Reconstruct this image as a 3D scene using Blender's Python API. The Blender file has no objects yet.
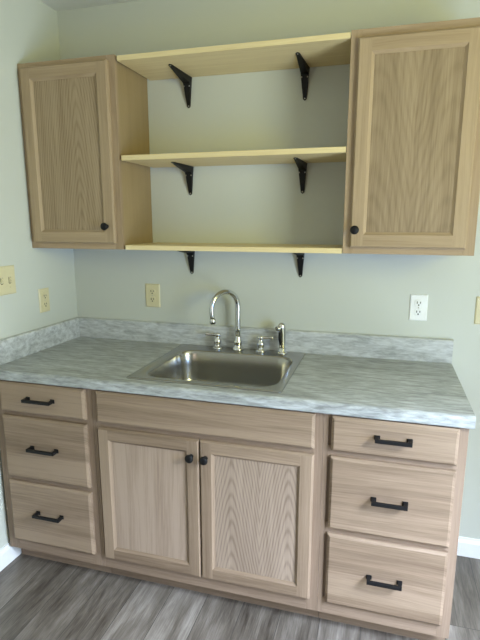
import bpy, math, random
from mathutils import Vector
random.seed(7)
S = bpy.context.scene
COL = S.collection
PI = math.pi

# ------------------------------------------------------------------ camera
cd = bpy.data.cameras.new('camera'); cam = bpy.data.objects.new('camera', cd); COL.objects.link(cam)
YAW, PITCH, ROLL = -0.2793, -0.2032, 0.0007
F_ = Vector((math.sin(YAW)*math.cos(PITCH), math.cos(YAW)*math.cos(PITCH), math.sin(PITCH)))
R_ = F_.cross(Vector((0, 0, 1))).normalized(); U_ = R_.cross(F_)
c_, s_ = math.cos(ROLL), math.sin(ROLL)
R_, U_ = c_*R_ + s_*U_, -s_*R_ + c_*U_
from mathutils import Matrix
M_ = Matrix(((R_.x, U_.x, -F_.x), (R_.y, U_.y, -F_.y), (R_.z, U_.z, -F_.z))).to_4x4()
M_.translation = Vector((1.5308, -2.2229, 1.4981))
cam.matrix_world = M_
cd.sensor_fit = 'VERTICAL'; cd.sensor_height = 24.0; cd.lens = 496.6*24.0/640.0
cd.shift_x = (240-241.7)/640.0; cd.shift_y = (323.8-320)/640.0
cd.clip_start = 0.02
S.camera = cam

# ------------------------------------------------------------------ sky, daylight and added fill
W = bpy.data.worlds.new('sky'); S.world = W; W.use_nodes = True
bg = W.node_tree.nodes['Background']
bg.inputs[0].default_value = (0.80, 0.90, 1.0, 1); bg.inputs[1].default_value = 1.0

def area(name, loc, rot, sx, sy, power, color, spread=180):
    l = bpy.data.lights.new(name, 'AREA'); l.shape = 'RECTANGLE'; l.size = sx; l.size_y = sy
    l.energy = power; l.color = color; l.spread = math.radians(spread)
    o = bpy.data.objects.new(name, l); COL.objects.link(o); o.location = loc; o.rotation_euler = rot
    return o
# light coming in through the glazed door in the right wall: bright ground low down, trees higher up, sky above
area('glazed_door_ground_light', (2.71, -1.60, 0.45), (0, math.radians(90+12), 0), 0.75, 0.78, 22, (0.89, 0.99, 1.0))
area('glazed_door_far_light', (2.71, -1.60, 1.13), (0, math.radians(90), 0), 0.55, 0.78, 25, (0.22, 0.45, 1.0))
area('glazed_door_tree_light', (2.71, -1.60, 1.70), (0, math.radians(90), 0), 0.55, 0.78, 27, (1.0, 0.95, 0.33))
area('glazed_door_sky_light', (2.70, -1.60, 1.55), (0, math.radians(90-66), 0), 0.8, 0.78, 105, (0.66, 0.77, 1.0), 100)
# warm fill light added behind the camera, at the invented window
area('rear_fill_light', (1.15, -4.44, 1.45), (math.radians(90), 0, 0), 1.5, 1.1, 5, (1.0, 0.66, 0.36))

S.view_settings.view_transform = 'Standard'
S.view_settings.look = 'None'
S.view_settings.gamma = 1.0
S.view_settings.use_curve_mapping = False
S.view_settings.exposure = 0.0

# ------------------------------------------------------------------ materials
def mat(name):
    m = bpy.data.materials.new(name); m.use_nodes = True
    nt = m.node_tree
    return m, nt, nt.nodes['Principled BSDF']
def nd(nt, kind, **kw):
    n = nt.nodes.new(kind)
    for k, v in kw.items(): setattr(n, k, v)
    return n
def mth(nt, op, a, b=None, c=None):
    n = nt.nodes.new('ShaderNodeMath'); n.operation = op
    for i, x in enumerate((a, b, c)):
        if x is None: continue
        if isinstance(x, (int, float)): n.inputs[i].default_value = x
        else: nt.links.new(x, n.inputs[i])
    return n.outputs[0]
def comb(nt, x, y, z):
    n = nt.nodes.new('ShaderNodeCombineXYZ')
    for i, q in enumerate((x, y, z)):
        if isinstance(q, (int, float)): n.inputs[i].default_value = q
        else: nt.links.new(q, n.inputs[i])
    return n.outputs[0]
def noise(nt, vec, scale=1.0, detail=3, rough=0.5, dist=0.0):
    n = nt.nodes.new('ShaderNodeTexNoise'); n.inputs['Scale'].default_value = scale
    n.inputs['Detail'].default_value = detail; n.inputs['Roughness'].default_value = rough
    n.inputs['Distortion'].default_value = dist
    nt.links.new(vec, n.inputs['Vector']); return n.outputs[0]
def ramp(nt, fac, stops, interp='LINEAR'):
    n = nt.nodes.new('ShaderNodeValToRGB'); cr = n.color_ramp; cr.interpolation = interp
    while len(cr.elements) < len(stops): cr.elements.new(0.5)
    for e, (p, c) in zip(cr.elements, stops):
        e.position = p; e.color = (c[0], c[1], c[2], 1) if not isinstance(c, (int, float)) else (c, c, c, 1)
    nt.links.new(fac, n.inputs[0]); return n.outputs[0]
def mixc(nt, f, a, b, mode='MIX'):
    n = nt.nodes.new('ShaderNodeMix'); n.data_type = 'RGBA'; n.blend_type = mode
    if isinstance(f, (int, float)): n.inputs[0].default_value = f
    else: nt.links.new(f, n.inputs[0])
    for i, q in ((6, a), (7, b)):
        if isinstance(q, tuple): n.inputs[i].default_value = (*q, 1)
        else: nt.links.new(q, n.inputs[i])
    return n.outputs[2]
def bump(nt, bsdf, h, strength=0.2, dist=0.002):
    n = nt.nodes.new('ShaderNodeBump'); n.inputs['Strength'].default_value = strength
    n.inputs['Distance'].default_value = dist
    nt.links.new(h, n.inputs['Height']); nt.links.new(n.outputs[0], bsdf.inputs['Normal'])

def simple(name, color, rough=0.5, metal=0.0, bumps=None, var=0.04):
    m, nt, b = mat(name)
    tc = nd(nt, 'ShaderNodeTexCoord')
    n = noise(nt, tc.outputs['Object'], 40, 3)
    lo = tuple(c*(1-var) for c in color); hi = tuple(min(1, c*(1+var)) for c in color)
    nt.links.new(mixc(nt, n, lo, hi), b.inputs['Base Color'])
    b.inputs['Roughness'].default_value = rough; b.inputs['Metallic'].default_value = metal
    if bumps:
        bump(nt, b, noise(nt, tc.outputs['Object'], bumps[0], 3), bumps[1], bumps[2])
    return m

def wood(name, light, dark, axis='z', cath=None, streak=1.0, ringc=0.5, pore=0.5, rough=0.62, strips=0.0):
    """Sawn boards: streaks and pores along the grain axis; cath = (centres, spacing, steepness, roundness)."""
    m, nt, b = mat(name)
    tc = nd(nt, 'ShaderNodeTexCoord'); sp = nd(nt, 'ShaderNodeSeparateXYZ')
    nt.links.new(tc.outputs['Object'], sp.inputs[0])
    at = nd(nt, 'ShaderNodeAttribute', attribute_name='board', attribute_type='GEOMETRY')
    bd = at.outputs['Fac']
    X, Y, Z = sp.outputs
    if axis == 'z': L, C = Z, mth(nt, 'ADD', X, Y)
    elif axis == 'x': L, C = X, mth(nt, 'ADD', Z, Y)
    else: L, C = Y, mth(nt, 'ADD', X, Z)
    Lo = mth(nt, 'MULTIPLY_ADD', bd, 13.1, L); Co = mth(nt, 'MULTIPLY_ADD', bd, 7.3, C)
    if strips:                                   # boards glued up edge to edge
        sid = mth(nt, 'FLOOR', mth(nt, 'DIVIDE', Co, 0.094))
        wn = nd(nt, 'ShaderNodeTexWhiteNoise', noise_dimensions='1D'); nt.links.new(sid, wn.inputs['W'])
        Lo = mth(nt, 'MULTIPLY_ADD', wn.outputs['Value'], 3.0, Lo)
        strip_tone = mth(nt, 'MULTIPLY', mth(nt, 'SUBTRACT', wn.outputs['Value'], 0.5), strips)
    wv = comb(nt, mth(nt, 'MULTIPLY', Co, 5.0), mth(nt, 'MULTIPLY', Lo, 1.3), 0.0)
    warp = noise(nt, wv, 1.0, 2)
    Cw = mth(nt, 'MULTIPLY_ADD', warp, 0.05, Co)
    broad = noise(nt, comb(nt, mth(nt, 'MULTIPLY', Cw, 26), mth(nt, 'MULTIPLY', Lo, 0.9), bd), 1.0, 4, 0.6)
    fine = noise(nt, comb(nt, mth(nt, 'MULTIPLY', Cw, 190), mth(nt, 'MULTIPLY', Lo, 5.0), bd), 1.0, 3, 0.6)
    pores = noise(nt, comb(nt, mth(nt, 'MULTIPLY', Co, 420), mth(nt, 'MULTIPLY', Lo, 22.0), 3.0), 1.0, 2, 0.6)
    f = mth(nt, 'MULTIPLY', mth(nt, 'SUBTRACT', broad, 0.5), 1.5*streak)
    f = mth(nt, 'MULTIPLY_ADD', mth(nt, 'SUBTRACT', fine, 0.5), 1.1*streak, f)
    pr = ramp(nt, pores, [(0.56, 0.0), (0.72, 1.0)])
    f = mth(nt, 'MULTIPLY_ADD', pr, 0.3*pore, f)
    if strips: f = mth(nt, 'ADD', f, strip_tone)
    if cath:
        cents, spacing, steep, rnd = cath
        d = None
        for cc in cents:
            e = mth(nt, 'SUBTRACT', X, cc)
            e = mth(nt, 'SQRT', mth(nt, 'MULTIPLY_ADD', e, e, rnd*rnd))
            d = e if d is None else mth(nt, 'MINIMUM', d, e)
        ph = mth(nt, 'MULTIPLY_ADD', d, steep, L)
        ph = mth(nt, 'DIVIDE', ph, spacing)
        ph = mth(nt, 'MULTIPLY_ADD', noise(nt, comb(nt, mth(nt, 'MULTIPLY', X, 9), mth(nt, 'MULTIPLY', L, 3), 0.0), 1.0, 2), 1.8, ph)
        w = mth(nt, 'MULTIPLY_ADD', mth(nt, 'SINE', mth(nt, 'MULTIPLY', ph, 2*PI)), 0.5, 0.5)
        w = mth(nt, 'POWER', w, 2.2)
        w = mth(nt, 'MULTIPLY', w, mth(nt, 'MULTIPLY_ADD', fine, 1.0, 0.4))
        f = mth(nt, 'MULTIPLY_ADD', w, ringc, f)
    f = mth(nt, 'ADD', f, mth(nt, 'MULTIPLY_ADD', mth(nt, 'FRACT', mth(nt, 'MULTIPLY', bd, 37.7)), 0.36, 0.16))
    cl = nd(nt, 'ShaderNodeClamp'); nt.links.new(f, cl.inputs[0])
    nt.links.new(mixc(nt, cl.outputs[0], light, dark), b.inputs['Base Color'])
    b.inputs['Roughness'].default_value = rough
    b.inputs['Specular IOR Level'].default_value = 0.35
    bump(nt, b, fine, 0.08, 0.001)
    return m

OL, OD = (0.310, 0.228, 0.160), (0.165, 0.112, 0.073)
oak_v = wood('oak_upright_grain', OL, OD, 'z')
oak_h = wood('oak_level_grain', OL, OD, 'x', streak=1.15, strips=0.75)
FL, FD = (0.285, 0.207, 0.149), (0.162, 0.109, 0.074)
frame_v = wood('oak_frame_upright_grain', FL, FD, 'z')
frame_h = wood('oak_frame_level_grain', FL, FD, 'x')
UL, UD = (0.375, 0.285, 0.178), (0.225, 0.160, 0.090)
panel_plain = wood('oak_panel_fine_straight_grain', (0.375, 0.285, 0.218), (0.24, 0.172, 0.125), 'z', None, 1.7, 0.6)
panel_arched = wood('oak_panel_arched_grain', (0.385, 0.298, 0.228), (0.20, 0.145, 0.106), 'z', ((0.572, 0.785), 0.060, 5.8, 0.018), 0.8, 0.48)
panel_upper_l = wood('oak_panel_narrow_arches', UL, UD, 'z', ((0.275,), 0.075, 6.5, 0.016), 1.1, 0.42)
panel_upper_r = wood('oak_panel_wide_arches', (0.325, 0.245, 0.152), (0.200, 0.142, 0.082), 'z', ((0.10, 0.36), 0.105, 5.0, 0.05), 1.25, 0.26)
carcass_m = wood('pale_cabinet_side_board', (0.31, 0.228, 0.116), (0.235, 0.165, 0.078), 'z', None, 0.6, 0, 0.9)
pine = wood('pine_board', (0.74, 0.62, 0.35), (0.53, 0.40, 0.19), 'x', None, 0.75, 0.3, 0.1, 0.55)
black = simple('matt_black_metal', (0.006, 0.006, 0.0065), 0.5, 0.0)
black.node_tree.nodes['Principled BSDF'].inputs['Specular IOR Level'].default_value = 0.25
steel_screw = simple('zinc_screw', (0.55, 0.52, 0.45), 0.35, 1.0)
white_paint = simple('white_trim_paint', (0.82, 0.84, 0.86), 0.4)
white_plastic = simple('white_plastic', (0.86, 0.88, 0.88), 0.35)
ivory_plastic = simple('ivory_plastic', (0.66, 0.60, 0.38), 0.4)
dark_slot = simple('dark_slot', (0.02, 0.018, 0.015), 0.7)
chrome = simple('polished_chrome', (0.66, 0.66, 0.65), 0.10, 1.0, None, 0.01)

def wall_paint(name, color):
    m, nt, b = mat(name)
    tc = nd(nt, 'ShaderNodeTexCoord')
    n = noise(nt, tc.outputs['Object'], 1.2, 2)
    nt.links.new(mixc(nt, n, tuple(c*0.98 for c in color), tuple(c*1.02 for c in color)), b.inputs['Base Color'])
    b.inputs['Roughness'].default_value = 0.62
    bump(nt, b, noise(nt, tc.outputs['Object'], 260, 3), 0.06, 0.001)
    return m
paint = wall_paint('pale_grey_green_paint', (0.575, 0.60, 0.545))
ceil_paint = wall_paint('ceiling_white_paint', (0.70, 0.71, 0.66))

stainless = simple('satin_stainless', (0.44, 0.43, 0.405), 0.25, 1.0, None, 0.02)

def laminate(name, lo, mid, hi, scale):
    m, nt, b = mat(name)
    tc = nd(nt, 'ShaderNodeTexCoord'); mp = nd(nt, 'ShaderNodeMapping'); mp.inputs['Scale'].default_value = scale
    nt.links.new(tc.outputs['Object'], mp.inputs[0])
    a = noise(nt, mp.outputs[0], 1.0, 7, 0.66, 1.1)
    mp2 = nd(nt, 'ShaderNodeMapping'); mp2.inputs['Scale'].default_value = tuple(s*3.2 for s in scale)
    nt.links.new(tc.outputs['Object'], mp2.inputs[0])
    c = noise(nt, mp2.outputs[0], 1.0, 5, 0.6, 0.5)
    f = mth(nt, 'MULTIPLY_ADD', mth(nt, 'SUBTRACT', c, 0.5), 0.9, a)
    col = ramp(nt, f, [(0.28, lo), (0.50, mid), (0.74, hi)])
    nt.links.new(col, b.inputs['Base Color'])
    b.inputs['Roughness'].default_value = 0.34
    bump(nt, b, c, 0.03, 0.001)
    return m
lam = laminate('grey_streaked_laminate', (0.205, 0.213, 0.213), (0.345, 0.364, 0.365), (0.53, 0.56, 0.575), (6.0, 34, 34))
lam_back_lit = laminate('grey_streaked_laminate_back_lit', (0.33, 0.345, 0.35), (0.50, 0.52, 0.527), (0.66, 0.685, 0.70), (7.0, 26, 30))  # same laminate as the counter, lightened to paint in the brighter light
lam_side_lit = laminate('grey_streaked_laminate_side_lit', (0.33, 0.345, 0.35), (0.50, 0.52, 0.527), (0.66, 0.685, 0.70), (30, 15, 22))  # side splash copy, with the same brighter light put into its colours

m, nt, b = mat('grey_brown_vinyl_planks'); planks = m
tc = nd(nt, 'ShaderNodeTexCoord'); sp = nd(nt, 'ShaderNodeSeparateXYZ'); nt.links.new(tc.outputs['Object'], sp.inputs[0])
v = comb(nt, sp.outputs[1], sp.outputs[0], 0.0)
br = nd(nt, 'ShaderNodeTexBrick'); br.offset = 0.37; br.offset_frequency = 2
nt.links.new(v, br.inputs['Vector'])
for k, q in (('Scale', 1.0), ('Mortar Size', 0.0014), ('Mortar Smooth', 0.3), ('Brick Width', 1.22), ('Row Height', 0.152), ('Bias', 0.0)):
    br.inputs[k].default_value = q
br.inputs['Color1'].default_value = (0, 0, 0, 1); br.inputs['Color2'].default_value = (1, 1, 1, 1); br.inputs['Mortar'].default_value = (0.5, 0.5, 0.5, 1)
pv = nd(nt, 'ShaderNodeSeparateColor'); nt.links.new(br.outputs['Color'], pv.inputs[0]); pid = pv.outputs[0]
Xo = mth(nt, 'MULTIPLY_ADD', pid, 5.1, sp.outputs[0]); Yo = mth(nt, 'MULTIPLY_ADD', pid, 9.7, sp.outputs[1])
wa = noise(nt, comb(nt, mth(nt, 'MULTIPLY', Xo, 7), mth(nt, 'MULTIPLY', Yo, 1.6), 0.0), 1.0, 3)
g1 = noise(nt, comb(nt, mth(nt, 'MULTIPLY_ADD', wa, 2.0, mth(nt, 'MULTIPLY', Xo, 18)), mth(nt, 'MULTIPLY', Yo, 2.4), 0.0), 1.0, 6, 0.66)
g2 = noise(nt, comb(nt, mth(nt, 'MULTIPLY', Xo, 210), mth(nt, 'MULTIPLY', Yo, 9), 0.0), 1.0, 3, 0.6)
f = mth(nt, 'MULTIPLY_ADD', mth(nt, 'SUBTRACT', g2, 0.5), 0.42, g1)
f = mth(nt, 'MULTIPLY_ADD', mth(nt, 'SUBTRACT', pid, 0.5), 0.17, f)
col = ramp(nt, f, [(0.25, (0.046, 0.037, 0.029)), (0.46, (0.118, 0.101, 0.083)), (0.60, (0.185, 0.163, 0.140)), (0.80, (0.31, 0.284, 0.253))])
col = mixc(nt, br.outputs['Fac'], col, (0.05, 0.045, 0.04))
nt.links.new(col, b.inputs['Base Color'])
b.inputs['Roughness'].default_value = 0.34
bump(nt, b, g2, 0.08, 0.001)
m, nt, b = mat('clear_glass'); glass = m
b.inputs['Transmission Weight'].default_value = 1.0; b.inputs['Roughness'].default_value = 0.0; b.inputs['IOR'].default_value = 1.45
lawn_m = simple('lawn_green', (0.12, 0.2, 0.05), 0.9)

# ------------------------------------------------------------------ mesh builder
class MB:
    def __init__(s): s.v = []; s.f = []; s.m = []; s.b = []; s.sm = []; s.bd = 0.0
    def face(s, pts, mi=0, sm=False, bd=None):
        i = len(s.v); s.v += [tuple(p) for p in pts]; s.f.append(tuple(range(i, i+len(pts))))
        s.m.append(mi); s.b.append(s.bd if bd is None else bd); s.sm.append(sm)
    def mesh(s, V, Fs, mi=0, sm=False):
        i = len(s.v); s.v += [tuple(p) for p in V]
        for f in Fs:
            s.f.append(tuple(i+k for k in f)); s.m.append(mi); s.b.append(s.bd); s.sm.append(sm)
    def box(s, x0, x1, y0, y1, z0, z1, mi=0):
        V = [(x, y, z) for x in (x0, x1) for y in (y0, y1) for z in (z0, z1)]
        s.mesh(V, [(0,1,3,2), (4,6,7,5), (0,4,5,1), (2,3,7,6), (0,2,6,4), (1,5,7,3)], mi)
    def loft(s, rings, mi=0, sm=True, cap0=True, cap1=True, closed=True):
        n = len(rings[0]); V = [p for r in rings for p in r]; Fs = []
        for a in range(len(rings)-1):
            for k in range(n if closed else n-1):
                k2 = (k+1) % n
                Fs.append((a*n+k, a*n+k2, (a+1)*n+k2, (a+1)*n+k))
        i = len(s.v); s.mesh(V, Fs, mi, sm)
        for cap, a in ((cap0, 0), (cap1, len(rings)-1)):
            if cap:
                s.f.append(tuple(i+a*n+k for k in range(n))); s.m.append(mi); s.b.append(s.bd); s.sm.append(False)
    def lathe(s, prof, org=(0,0,0), axis='z', n=24, mi=0):
        rings = []
        for r, h in prof:
            ring = []
            for k in range(n):
                a = 2*PI*k/n; p, q = r*math.cos(a), r*math.sin(a)
                if axis == 'z': ring.append((org[0]+p, org[1]+q, org[2]+h))
                elif axis == '-y': ring.append((org[0]+p, org[1]-h, org[2]+q))
                else: ring.append((org[0]+h, org[1]+p, org[2]+q))
            rings.append(ring)
        s.loft(rings, mi)
    def tube(s, path, rad, n=16, mi=0, flat=1.0):
        P = [Vector(p) for p in path]; rings = []
        T = [(P[min(i+1, len(P)-1)]-P[max(i-1, 0)]).normalized() for i in range(len(P))]
        ref = Vector((0, 0, 1)) if abs(T[0].z) < 0.9 else Vector((1, 0, 0))
        u = (ref - T[0]*ref.dot(T[0])).normalized()
        for i, p in enumerate(P):
            u = (u - T[i]*u.dot(T[i])).normalized(); w = T[i].cross(u)
            r = rad[i] if isinstance(rad, (list, tuple)) else rad
            rings.append([tuple(p + u*(r*math.cos(2*PI*k/n)) + w*(r*flat*math.sin(2*PI*k/n))) for k in range(n)])
        s.loft(rings, mi)
    def build(s, name, mats, parent=None, bevel=0, seg=2, fix=True):
        me = bpy.data.meshes.new(name); me.from_pydata(s.v, [], s.f)
        mats = mats if isinstance(mats, (list, tuple)) else [mats]
        for q in mats: me.materials.append(q)
        me.polygons.foreach_set('material_index', s.m); me.polygons.foreach_set('use_smooth', s.sm)
        a = me.attributes.new('board', 'FLOAT', 'FACE'); a.data.foreach_set('value', s.b)
        me.update()
        if fix:
            import bmesh
            bm = bmesh.new(); bm.from_mesh(me); bmesh.ops.recalc_face_normals(bm, faces=bm.faces); bm.to_mesh(me); bm.free()
        o = bpy.data.objects.new(name, me); COL.objects.link(o)
        if parent: o.parent = parent
        if bevel:
            md = o.modifiers.new('bevel', 'BEVEL'); md.width = bevel; md.segments = seg; md.limit_method = 'ANGLE'; md.angle_limit = math.radians(50)
            md.harden_normals = False
        return o

def tag(o, label, cat, group=None):
    o['label'] = label; o['category'] = cat
    if group: o['group'] = group
    return o
def thing(name, loc, label, cat, group=None, rz=0):
    o = bpy.data.objects.new(name, None); COL.objects.link(o); o.location = loc; o.rotation_euler = (0, 0, rz)
    o.empty_display_size = 0.05
    return tag(o, label, cat, group)
def struct(o): o['kind'] = 'structure'; return o
def rb(): return random.random()

# ------------------------------------------------------------------ measurements (metres)
CEIL = 2.4558; XR = 2.78; YF = -4.5; TILT = 0.026; WX = -0.002
def wx(y): return WX + TILT*y            # left wall, slightly out of square
FFY = -0.6177; DY = -0.6366              # base face frame front, door face
CT, CB, BZ = 0.9065, 0.865, 0.082
CF, CW = -0.6370, 1.8285                 # counter front, counter right end

# ------------------------------------------------------------------ room shell
def wallbox(name, x0, x1, y0, y1, z0, z1, m):
    b = MB(); b.box(x0, x1, y0, y1, z0, z1); return struct(b.build(name, m))
wallbox('floor', -0.25, XR+0.1, YF-0.1, 0.1, -0.1, 0, planks)
wallbox('ceiling', -0.25, XR+0.1, YF-0.1, 0.1, CEIL, CEIL+0.1, ceil_paint)
wallbox('wall_back', -0.25, XR+0.1, 0, 0.1, 0, CEIL, paint)
b = MB()
b.mesh([(wx(0), 0, 0), (wx(YF), YF, 0), (-0.25, YF, 0), (-0.25, 0, 0), (wx(0), 0, CEIL), (wx(YF), YF, CEIL), (-0.25, YF, CEIL), (-0.25, 0, CEIL)],
       [(0,1,2,3), (4,7,6,5), (0,4,5,1), (1,5,6,2), (2,6,7,3), (3,7,4,0)])
struct(b.build('wall_left', paint))
# right wall with the opening of a glazed door
b = MB()
b.box(XR, XR+0.1, -1.14, 0, 0, CEIL); b.box(XR, XR+0.1, YF, -2.06, 0, CEIL); b.box(XR, XR+0.1, -2.06, -1.14, 2.05, CEIL)
struct(b.build('wall_right', paint))
b = MB()
for y0, y1 in ((-2.06, -1.99), (-1.21, -1.14)): b.box(XR+0.02, XR+0.08, y0, y1, 0, 2.05)
for y0, y1 in ((-1.99, -1.21),):
    for z0, z1 in ((0, 0.09), (1.98, 2.05)): b.box(XR+0.02, XR+0.08, y0, y1, z0, z1)
d1 = struct(b.build('door_1', white_paint))
b = MB()
for y0, y1 in ((-1.99, -1.21),): b.box(XR+0.047, XR+0.053, y0, y1, 0.09, 1.98)
b.build('pane', glass, d1)
# front wall (behind the camera) with an invented window, added for the fill light
b = MB()
b.box(-0.25, 0.35, YF-0.1, YF, 0, CEIL); b.box(1.95, XR+0.1, YF-0.1, YF, 0, CEIL)
b.box(0.35, 1.95, YF-0.1, YF, 0, 0.85); b.box(0.35, 1.95, YF-0.1, YF, 2.05, CEIL)
struct(b.build('wall_front', paint))
b = MB()
for x0, x1 in ((0.35, 0.40), (1.12, 1.18), (1.90, 1.95)): b.box(x0, x1, YF-0.08, YF-0.02, 0.85, 2.05)
for x0, x1 in ((0.40, 1.12), (1.18, 1.90)):
    for z0, z1 in ((0.85, 0.90), (2.0, 2.05)): b.box(x0, x1, YF-0.08, YF-0.02, z0, z1)
w1 = struct(b.build('fill_window_1', white_paint))
b = MB()
for x0, x1 in ((0.40, 1.12), (1.18, 1.90)): b.box(x0, x1, YF-0.053, YF-0.047, 0.90, 2.0)
b.build('pane', glass, w1)

def baseboard(name, A, B, nrm):
    b = MB(); A = Vector((*A, 0)); B = Vector((*B, 0)); nrm = Vector((*nrm, 0))
    prof = [(0, 0), (0.013, 0), (0.013, 0.068), (0.010, 0.074), (0.006, 0.080), (0.005, 0.090), (0, 0.090)]
    rings = [[tuple(P + nrm*d + Vector((0, 0, h))) for d, h in prof] for P in (A, B)]
    b.loft(rings, 0, False); return struct(b.build(name, white_paint))
baseboard('baseboard_left', (wx(-0.545), -0.545), (wx(YF), YF), (1, 0))
baseboard('baseboard_back', (1.822, 0), (XR, 0), (0, -1))

# ------------------------------------------------------------------ cabinet parts
def slab_front(b, x0, x1, z0, z1, yb, yf, c=0.009, mi=0):
    """drawer front: square back edge, sloped band round the face"""
    ym = yb + (yf-yb)*0.62
    R = lambda x0, x1, z0, z1, y: [(x0, y, z0), (x1, y, z0), (x1, y, z1), (x0, y, z1)]
    rings = [R(x0, x1, z0, z1, yb), R(x0, x1, z0, z1, ym), R(x0+c, x1-c, z0+c, z1-c, yf)]
    b.loft(rings, mi, False)
def add_pull(parent, cx, cz, w, y):
    b = MB()
    for s in (-1, 1):
        x = cx + s*(w/2-0.006)
        b.box(x-0.006, x+0.006, y-0.026, y, cz-0.006, cz+0.006)
    b.box(cx-w/2, cx+w/2, y-0.034, y-0.024, cz-0.0065, cz+0.0065)
    for s in (-1, 1):
        x = cx + s*(w/2-0.007); b.box(x-0.0095, x+0.0095, y-0.003, y, cz-0.0085, cz+0.0085)
    return b.build('pull_handle', black, parent, 0.0018)
def add_knob(parent, cx, cz, y):
    b = MB()
    b.lathe([(0.0085, 0), (0.0085, 0.002), (0.006, 0.005), (0.0055, 0.013), (0.009, 0.017), (0.0150, 0.020), (0.0162, 0.024), (0.0150, 0.028), (0.010, 0.0305), (0.003, 0.0315)], (cx, y, cz), '-y', 24)
    return b.build('knob', black, parent)
def panel_door(parent, x0, x1, z0, z1, yb, yf, pm, fv, fh, sw=0.046, name='door'):
    """frame-and-panel door: butt-jointed stiles and rails, sloped inner and outer edges"""
    b = MB(); c = 0.006; sl = 0.010; rec = 0.009
    R = lambda o, y: [(x0+o, y, z0+o), (x1-o, y, z0+o), (x1-o, y, z1-o), (x0+o, y, z1-o)]
    B = [rb() for _ in range(4)]                     # bottom, right, top, left board
    seq = [R(0, yb), R(0, yb+(yf-yb)*0.6), R(c, yf)]
    def band(r0, r1):
        for k in range(4):
            k2 = (k+1) % 4
            b.face([r0[k], r0[k2], r1[k2], r1[k]], 1 if k in (0, 2) else 0, False, B[k])
    band(seq[0], seq[1]); band(seq[1], seq[2])
    i0 = sw
    for xa, xb, k in ((x0+c, x0+i0, 3), (x1-i0, x1-c, 1)):
        b.face([(xa, yf, z0+c), (xb, yf, z0+c), (xb, yf, z0+i0), (xb, yf, z1-i0), (xb, yf, z1-c), (xa, yf, z1-c)], 0, False, B[k])
    for za, zb, k in ((z0+c, z0+i0, 0), (z1-i0, z1-c, 2)):
        b.face([(x0+i0, yf, za), (x1-i0, yf, za), (x1-i0, yf, zb), (x0+i0, yf, zb)], 1, False, B[k])
    band(R(i0, yf), R(i0+0.003, yf+0.0035)); band(R(i0+0.003, yf+0.0035), R(i0+sl, yf+rec))
    band(R(i0+sl, yf+rec), R(i0+sl, yb)); band(R(i0+sl, yb), R(0, yb))
    d = b.build(name, [fv, fh], parent, 0, fix=True)
    p = MB(); p.bd = rb(); o = i0+sl+0.0003
    p.box(x0+o, x1-o, yf+rec+0.0005, yb-0.002, z0+o, z1-o)
    p.build('center_panel', pm, d)
    return d
def carcass(parent, x0, x1, yb, yf, z0, z1, m, top=False, t=0.012, side_in=0.004, foot=False):
    b = MB(); xa, xb = x0+side_in, x1-side_in
    if foot:                                     # the sides run down to the floor behind the toe kick
        for q in (xa, xb-t): b.box(q, q+t, -0.5435, yb, 0.0, z0)
    b.bd = 0.1; b.box(xa, xa+t, yf, yb, z0, z1); b.bd = 0.3; b.box(xb-t, xb, yf, yb, z0, z1)
    b.bd = 0.5; b.box(xa+t, xb-t, yf, yb, z0+0.012, z0+0.024); b.bd = 0.7; b.box(xa+t, xb-t, yb-0.006, yb, z0+0.024, z1)
    if top: b.bd = 0.9; b.box(xa+t, xb-t, yf, yb-0.006, z1-t, z1)
    return b.build('carcass', m, parent)
def face_frame(parent, x0, x1, y0, y1, z0, z1, sl, sr, rails, mats=None, step=0):
    b = MB()
    b.bd = rb(); b.box(x0, x0+sl, y0, y1, z0, z1, 0); b.bd = rb(); b.box(x1-sr, x1, y0, y1, z0, z1, 0)
    for za, zb in rails: b.bd = rb(); b.box(x0+sl, x1-sr, y0, y1, za, zb, 1)
    if step:
        b.bd = rb(); b.box(x0+sl, x0+sl+0.024, y0+0.0065, y1, z0+0.02, step, 0)
    return b.build('face_frame', mats or [frame_v, frame_h], parent, 0.0008, 1)

def base_unit(name, x0, x1, label, cat='cabinet'):
    t = thing(name, (x0, 0, 0), label, cat, 'base cabinets under the countertop')
    w = x1-x0
    carcass(t, 0.0005, w-0.0005, -0.003, FFY+0.019, BZ, CB-0.001, carcass_m, foot=True)
    b = MB(); b.bd = rb(); b.box(0.001, w-0.001, -0.556, -0.544, 0.0, BZ); b.build('toe_kick', frame_h, t)
    return t, w
def drawer_unit(x0, x1, dl, dr, label, pull_x, pull_w, pull_z, sl=None):
    t, w = base_unit('drawer_base_cabinet', x0, x1, label)
    face_frame(t, 0.0003, w-0.0003, FFY, FFY+0.019, BZ, CB-0.001, sl or dl-x0+0.012, x1-dr+0.012,
               [(BZ, 0.150), (0.405, 0.455), (0.700, 0.748), (0.845, CB-0.001)], None, CB-0.02 if sl else 0)
    for (za, zb), pz in zip(((0.734, 0.860), (0.440, 0.7141), (0.1379, 0.4201)), pull_z):
        b = MB(); b.bd = rb()
        slab_front(b, dl-x0, dr-x0, za, zb, FFY-0.0002, DY)
        d = b.build('drawer', oak_h, t)
        add_pull(d, pull_x-x0, pz, pull_w, DY)
    return t
X1, X2, X3 = 0.463, 1.3615, 1.8168
drawer_unit(0.0, X1, 0.041, 0.438, 'unfinished oak three-drawer base cabinet in the corner by the left wall', 0.239, 0.128, (0.799, 0.587, 0.2905))
drawer_unit(X2, X3, 1.390, 1.788, 'unfinished oak three-drawer base cabinet at the right open end of the counter', 1.590, 0.116, (0.803, 0.580, 0.281), 0.0175)

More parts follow.
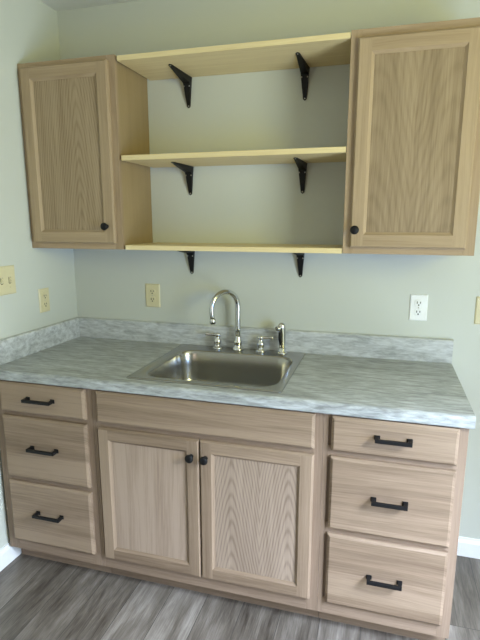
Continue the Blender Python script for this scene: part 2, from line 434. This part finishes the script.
t, w = base_unit('sink_base_cabinet', X1, X2, 'wide unfinished oak base cabinet with two doors under the sink')
face_frame(t, 0.0003, w-0.0003, FFY, FFY+0.019, BZ, CB-0.001, 0.0150, X2-1.333+0.012, [(BZ, 0.150), (0.699, CB-0.001)], None, 0.71)
b = MB(); b.bd = 0.11
slab_front(b, 0.488-X1, 1.333-X1, 0.732, 0.860, FFY-0.0002, DY); b.build('false_drawer_front', oak_h, t)
dl_ = panel_door(t, 0.488-X1, 0.9105-X1, 0.137, 0.7113, FFY-0.0002, DY, panel_plain, oak_v, oak_h)
dr_ = panel_door(t, 0.9135-X1, 1.333-X1, 0.137, 0.7113, FFY-0.0002, DY, panel_arched, oak_v, oak_h)
add_knob(dl_, 0.882-X1, 0.646, DY); add_knob(dr_, 0.938-X1, 0.646, DY)

# the panel patterns are set out in each cabinet's own coordinates
UFY = -0.2976; UDY = -0.3166
def wall_unit(x0, x1, dx0, dx1, dz0, dz1, pm, label, kx, kz):
    t = thing('wall_cabinet', (x0, 0, 1.3796), label, 'cabinet', 'wall cabinets beside the shelves')
    w = x1-x0; h = 2.149-1.3796
    carcass(t, 0, w, -0.002, UFY+0.019, 0, h, carcass_m, True)
    face_frame(t, 0, w, UFY, UFY+0.019, 0, h, 0.038, 0.038, [(0, 0.045), (h-0.045, h)], [upper_frame_v, upper_frame_h])
    d = panel_door(t, dx0-x0, dx1-x0, dz0-1.3796, dz1-1.3796, UFY-0.0002, UDY, pm, upper_v, upper_h, 0.047)
    add_knob(d, kx-x0, kz-1.3796, UDY)
    return t
upper_frame_v = wood('oak_upper_frame_upright_grain', (0.40, 0.296, 0.186), (0.255, 0.178, 0.105), 'z')
upper_frame_h = wood('oak_upper_frame_level_grain', (0.40, 0.296, 0.186), (0.255, 0.178, 0.105), 'x')
upper_v = wood('oak_upper_upright_grain', (0.41, 0.308, 0.192), (0.265, 0.188, 0.110), 'z')
upper_h = wood('oak_upper_level_grain', (0.41, 0.308, 0.192), (0.265, 0.188, 0.110), 'x')
wall_unit(-0.0095, 0.450, 0.0125, 0.424, 1.405, 2.129, panel_upper_l, 'unfinished oak wall cabinet in the corner, knob at its lower right', 0.389, 1.477)
wall_unit(1.3743, 1.8325, 1.4005, 1.802, 1.403, 2.119, panel_upper_r, 'unfinished oak wall cabinet right of the shelves, knob at its lower left', 1.418, 1.468)

# ------------------------------------------------------------------ shelves and brackets
SH = [(2.1235, 2.143, 'top pine shelf board level with the wall cabinet tops'),
      (1.7445, 1.765, 'middle pine shelf board between the two wall cabinets'),
      (1.379, 1.399, 'bottom pine shelf board, lowest of three, above the faucet')]
for z0, z1, lab in SH:
    t = MB(); t.bd = rb(); t.box(0, 0.9105, -0.2976, 0.0, 0, z1-z0)
    o = t.build('shelf_board', pine, None, 0.0012, 1); o.location = (0.4615, -0.001, z0)
    tag(o, lab, 'shelf', 'pine shelves between the wall cabinets')

def bracket(loc, label):
    t = thing('shelf_bracket', loc, label, 'bracket', 'black brackets under the shelves')
    b = MB(); th = 0.003; H = 0.127; A = 0.205
    def leg(wfun, n, mk):                       # a tapered, round-ended flange
        out = []
        for k in range(n+1): out.append(mk(k/n, wfun(k/n)))
        return out
    wf = lambda s: (0.0175*(1-s)+0.0075*s) * (math.sqrt(max(0.0, 1-((s-0.94)/0.06)**2)) if s > 0.94 else 1)
    n = 22
    for kind in ('wall', 'arm'):
        rings = []
        for k in range(n+1):
            s = k/n; hw = max(0.0008, wf(s))
            ln = (H if kind == 'wall' else A)*s
            if kind == 'wall': rings.append([(-hw, 0, -ln), (hw, 0, -ln), (hw, -th, -ln), (-hw, -th, -ln)])
            else: rings.append([(-hw, -ln, 0), (hw, -ln, 0), (hw, -ln, -th), (-hw, -ln, -th)])
        b.loft(rings, 0, False)
    # pressed spine joining the two flanges
    pts = [(-0.196, -th), (-0.110, -0.0165), (-0.032, -0.0260), (-0.024, -0.030), (-0.0200, -0.038), (-0.0135, -0.080), (-th, -H+0.006)]
    poly = [(0 - th*0.5, -th*0.5)] + pts
    wid = [0.0172, 0.0070, 0.0112, 0.0158, 0.0166, 0.0160, 0.0118, 0.0072]
    b.loft([[(sg*w_*0.97, y, z) for (y, z), w_ in zip(poly, wid)] for sg in (-1, 1)], 0, False)
    b.build('bracket_body', black, t)
    for (y, z, ax) in ((-th, -H+0.008, 'w'), (-A+0.010, -th, 'a'), (0, -0.040, 'p'), (0, -0.040, 'q')):
        s = MB()
        if ax == 'w': s.lathe([(0.0034, 0), (0.0034, 0.001), (0.0018, 0.0022)], (0, y, z), '-y', 12)
        elif ax == 'a':
            s.lathe([(0.0034, 0), (0.0034, -0.001), (0.0018, -0.0022)], (0, y, z), 'z', 12)
        else: s.lathe([(0.003, 0), (0.003, 0.001), (0.0016, 0.002)], (-0.0125 if ax == 'p' else 0.0125, -0.0218, z), '-y', 12)
        s.build('screw', steel_screw, t)
    return t
lv = ['top', 'middle', 'bottom']
for (z0, z1, _), nm in zip(SH, lv):
    for x, sd in ((0.646, 'left'), (1.169, 'right')):
        bracket((x, -0.0005, z0-0.0003), f'black metal bracket under the {nm} shelf, {sd} one of the pair')

# ------------------------------------------------------------------ countertop with splashes
SX0, SX1, SY0, SY1 = 0.595, 1.207, -0.588, -0.030      # sink rim outline
hx0, hx1, hy0, hy1 = SX0+0.02, SX1-0.02, SY0+0.02, SY1-0.02
t = thing('countertop', (0, 0, CB), 'grey streaked laminate countertop running along the back wall over the base cabinets', 'countertop')
H = CT-CB
def prof(ya, yb, front=False):
    """(y, z) outline of the slab between ya (front) and yb (back)"""
    if not front: return [(yb, 0), (yb, H), (ya, H), (ya, 0)]
    p = [(yb, 0), (yb, H), (ya+0.030, H)]
    r = 0.013
    p += [(ya+0.020, H+0.0008)]
    for k in range(13):
        a = PI/2*k/12; p.append((ya+r-r*math.sin(a), H-r+0.0008+r*math.cos(a)))
    for k in range(4):
        a = PI/2*k/3; p.append((ya+0.006-0.006*math.cos(a), 0.006-0.006*math.sin(a)))
    p.append((ya+0.030, 0.0))
    return p
b = MB()
def seg(p, xa, xb, shear_a=False):
    ra = [(xa + (wx(y)+0.001 if shear_a else 0), y, z) for y, z in p]; rb_ = [(xb, y, z) for y, z in p]
    i = len(b.f); b.loft([ra, rb_], 0, False)
seg(prof(CF, -0.0008, True), 0.0, hx0, True)
seg(prof(CF, -0.0008, True), hx1, CW)
seg(prof(CF, hy0, True), hx0, hx1)
seg(prof(hy1, -0.0008), hx0, hx1)
o = b.build('counter_slab', lam, t)
# back splash with a rounded top edge
def splash(name, rings, m):
    b = MB(); b.loft(rings, 0, False); return b.build(name, m, t)
SPH = 1.008-CT
def sp_prof(th=0.020):
    return [(0.0, 0.0), (th, 0.0), (th, SPH-0.006), (th-0.002, SPH-0.002), (th-0.006, SPH), (0.0, SPH)]
splash('backsplash', [[(x, -0.0008-d, H+h) for d, h in sp_prof()] for x in (wx(0)+0.002, CW)], lam_back_lit)
splash('side_splash', [[(wx(y)+0.001+d, y, H+h) for d, h in sp_prof()] for y in (-0.0215, CF+0.004)], lam_side_lit)

# ------------------------------------------------------------------ sink
t = thing('kitchen_sink', (0.906, -0.309, CT), 'single-bowl stainless steel drop-in sink set in the countertop', 'sink')
def rrect(x0, x1, y0, y1, r, z, n=8):
    out = []
    for cx, cy, a0 in ((x1-r, y1-r, 0), (x0+r, y1-r, 90), (x0+r, y0+r, 180), (x1-r, y0+r, 270)):
        for k in range(n+1):
            a = math.radians(a0+90*k/n); out.append((cx+r*math.cos(a)-0.906, cy+r*math.sin(a)+0.309, z))
    return out
bx0, bx1, by0, by1 = 0.642, 1.172, -0.545, -0.128
b = MB()
rings = [rrect(SX0+0.004, SX1-0.004, SY0+0.004, SY1-0.004, 0.012, -0.0005+0.001),
         rrect(SX0, SX1, SY0, SY1, 0.014, 0.0008),
         rrect(SX0+0.002, SX1-0.002, SY0+0.002, SY1-0.002, 0.014, 0.004),
         rrect(SX0+0.006, SX1-0.006, SY0+0.006, SY1-0.006, 0.013, 0.0052),
         rrect(SX0+0.014, SX1-0.014, SY0+0.014, SY1-0.010, 0.014, 0.0042),
         rrect(bx0-0.010, bx1+0.010, by0-0.010, by1+0.010, 0.085, 0.0040),
         rrect(bx0-0.004, bx1+0.004, by0-0.004, by1+0.004, 0.080, 0.0025),
         rrect(bx0, bx1, by0, by1, 0.076, -0.003),
         rrect(bx0+0.003, bx1-0.003, by0+0.003, by1-0.003, 0.075, -0.012),
         rrect(bx0+0.008, bx1-0.008, by0+0.008, by1-0.008, 0.073, -0.060),
         rrect(bx0+0.013, bx1-0.013, by0+0.013, by1-0.013, 0.070, -0.125),
         rrect(bx0+0.020, bx1-0.020, by0+0.020, by1-0.020, 0.066, -0.150),
         rrect(bx0+0.036, bx1-0.036, by0+0.036, by1-0.036, 0.056, -0.168),
         rrect(bx0+0.060, bx1-0.060, by0+0.060, by1-0.060, 0.046, -0.174),
         rrect(bx0+0.16, bx1-0.16, by0+0.13, by1-0.13, 0.040, -0.177)]
b.loft(rings, 0, True, cap0=False, cap1=True)
o = b.build('basin', stainless, t)
dc = (0.0, (by0+by1)/2+0.309, -0.1768)
b = MB(); b.lathe([(0.056, 0.0), (0.056, 0.0015), (0.050, 0.003), (0.044, 0.002), (0.040, -0.0), (0.038, 0.0004), (0.010, 0.0004), (0.008, 0.006), (0.004, 0.008)], dc, 'z', 28)
b.build('drain_strainer', chrome, t)

# ------------------------------------------------------------------ faucet and sprayer
RZ = CT+0.0043
fx, fy = 0.8925, -0.060
t = thing('faucet', (fx, fy, RZ), 'chrome gooseneck faucet with two lever handles behind the sink bowl', 'faucet')
b = MB()
b.lathe([(0.027, 0), (0.027, 0.004), (0.024, 0.009), (0.019, 0.018), (0.018, 0.026), (0.021, 0.034), (0.020, 0.042), (0.0155, 0.050), (0.0150, 0.060), (0.0135, 0.064), (0.012, 0.066)], (0, 0, 0), 'z', 28)
dirx, diry = -0.56, -0.828
R = 0.0755; zc = 1.114-RZ
path = [(0, 0, 0.05), (0, 0, 0.10), (0, 0, 0.16), (0, 0, zc)]
for k in range(1, 17):
    a = PI*k/16*1.04
    d = R - R*math.cos(a); z = zc + R*math.sin(a); path.append((dirx*d, diry*d, z))
lx, ly, lz = path[-1]
path.append((lx+dirx*-0.003, ly+diry*-0.003, lz-0.022)); path.append((lx+dirx*-0.005, ly+diry*-0.005, lz-0.034))
b.tube(path, [0.0125]*4+[0.0125-0.0022*k/16 for k in range(1, 17)]+[0.0105, 0.0105], 18)
sp_ = b.build('spout', chrome, t)
b = MB(); e = path[-1]
b.lathe([(0.0110, 0.006), (0.0132, 0.003), (0.0138, -0.006), (0.0138, -0.016), (0.0120, -0.019), (0.006, -0.0185)], e, 'z', 22)
b.build('aerator', chrome, sp_)
for hx, sd in ((0.792-fx, -1), (1.003-fx, 1)):
    b = MB()
    b.lathe([(0.024, 0), (0.024, 0.003), (0.021, 0.007), (0.013, 0.014), (0.0125, 0.018), (0.017, 0.026), (0.0185, 0.034), (0.0165, 0.042), (0.011, 0.049), (0.0095, 0.056), (0.0115, 0.061), (0.0118, 0.067), (0.008, 0.072), (0.002, 0.074)], (hx, 0, 0), 'z', 24)
    hd = b.build('handle', chrome, t)
    b = MB()
    dx, dy = (-1, -0.10) if sd < 0 else (1, 0.05)
    z0 = 0.0635
    L_ = [(-0.016, .0040), (-0.011, .0075), (0.0, 0.0088), (0.014, 0.0072), (0.028, 0.0062), (0.040, 0.0066), (0.050, 0.0082), (0.057, 0.0078), (0.061, 0.0035)]
    b.tube([(hx+dx*s, dy*s, z0+0.05*max(0, s)) for s, r in L_], [r for s, r in L_], 14)
    b.build('lever', chrome, hd)
t = thing('side_sprayer', (1.104, -0.068, RZ), 'chrome side sprayer standing right of the faucet handles', 'sprayer')
b = MB(); b.lathe([(0.024, 0), (0.024, 0.003), (0.020, 0.007), (0.0165, 0.011), (0.0158, 0.024), (0.013, 0.027)], (0, 0, 0), 'z', 24); b.build('holder', chrome, t)
b = MB()
pth = [(0, 0, 0.018), (0, 0, 0.030), (0, 0, 0.055), (0, -0.001, 0.085), (-0.001, -0.003, 0.110), (-0.002, -0.005, 0.124), (-0.003, -0.007, 0.134), (-0.004, -0.008, 0.140), (-0.004, -0.008, 0.143)]
b.tube(pth, [0.0125, 0.0135, 0.0150, 0.0165, 0.0172, 0.0170, 0.0150, 0.0105, 0.0040], 20); h = b.build('spray_head', chrome, t)
b = MB(); b.tube([(-0.008, -0.012, 0.121), (-0.017, -0.025, 0.118), (-0.020, -0.029, 0.117)], [0.0110, 0.0125, 0.0110], 16); b.build('nozzle', chrome, h)
b = MB(); b.tube([(-0.006, -0.0125, 0.040), (-0.008, -0.0165, 0.070), (-0.009, -0.018, 0.100)], [0.004, 0.0075, 0.0055], 12); b.build('trigger', black, h)

# ------------------------------------------------------------------ wall plates (local x right, -y out of the wall, z up, origin at plate centre)
def plate_box(b, w, h, th=0.0055, c=0.004):
    R = lambda o, y: [(-w/2+o, y, -h/2+o), (w/2-o, y, -h/2+o), (w/2-o, y, h/2-o), (-w/2+o, y, h/2-o)]
    b.loft([R(0, 0), R(0, -th*0.4), R(c, -th)], 0, False)
def duplex(loc, rz, m, label, w=0.072, h=0.116):
    t = thing('wall_outlet', loc, label, 'outlet', 'duplex outlets on the walls', rz)
    b = MB(); plate_box(b, w, h); b.build('cover_plate', m, t)
    for s in (-1, 1):
        zc = s*0.0195; b = MB(); rings = []
        for o_, y in ((0, -0.0048), (0, -0.0072), (0.001, -0.0078)):
            ring = []
            for k in range(24):
                a = 2*PI*k/24
                ring.append(((0.0172-o_)*math.cos(a), y, zc+max(-0.0142+o_, min(0.0142-o_, (0.0172-o_)*math.sin(a)))))
            rings.append(ring)
        b.loft(rings, 0, False); r = b.build('receptacle', m, t)
        b = MB()
        b.box(-0.0080, -0.0048, -0.0084, -0.0076, zc-0.002, zc+0.0075); b.box(0.0048, 0.0080, -0.0084, -0.0076, zc-0.001, zc+0.0070)
        b.lathe([(0.0032, 0.0075), (0.0032, 0.0084)], (0, 0, zc-0.0078), '-y', 14)
        b.build('slot', dark_slot, r)
    b = MB(); b.lathe([(0.003, 0.0053), (0.003, 0.0064), (0.001, 0.007)], (0, 0, 0), '-y', 12); b.build('screw', steel_screw, t)
    return t
duplex((0.436, -0.0003, 1.139), 0, ivory_plastic, 'ivory duplex outlet on the back wall left of the faucet', 0.078, 0.116)
duplex((1.680, -0.0003, 1.138), 0, white_plastic, 'white duplex outlet on the back wall above the right end of the counter', 0.072, 0.112)
duplex((1.941, -0.0003, 1.137), 0, ivory_plastic, 'ivory wall plate right of the white outlet, cut off by the photo edge', 0.076, 0.116)
ang = -math.atan(TILT)
duplex((wx(-0.248)+0.0003, -0.248, 1.133), PI/2+ang, ivory_plastic, 'ivory duplex outlet on the left wall near the corner, below the wall cabinet', 0.070, 0.112)
t = thing('light_switch', (wx(-0.482)+0.0003, -0.482, 1.252), 'ivory double switch plate on the left wall at the photo edge', 'light switch', None, PI/2+ang)
b = MB(); plate_box(b, 0.118, 0.122); b.build('cover_plate', ivory_plastic, t)
for s in (-1, 1):
    b = MB(); x = s*0.023
    b.loft([[(x-0.005, -0.005, -0.012), (x+0.005, -0.005, -0.012), (x+0.005, -0.005, 0.012), (x-0.005, -0.005, 0.012)],
            [(x-0.004, -0.0155, 0.002), (x+0.004, -0.0155, 0.002), (x+0.004, -0.0135, 0.009), (x-0.004, -0.0135, 0.009)]], 0, False)
    tg = b.build('toggle', ivory_plastic, t)
    b = MB()
    for (xa, xb, za, zb) in ((x-0.0065, x-0.005, -0.013, 0.013), (x+0.005, x+0.0065, -0.013, 0.013), (x-0.005, x+0.005, -0.0145, -0.012)): b.box(xa, xb, -0.0062, -0.0052, za, zb)
    b.build('toggle_slot', dark_slot, tg)
    for z in (-0.030, 0.030):
        b = MB(); b.lathe([(0.003, 0.0053), (0.003, 0.0064), (0.001, 0.007)], (x, 0, z), '-y', 12); b.build('screw', ivory_plastic, t)
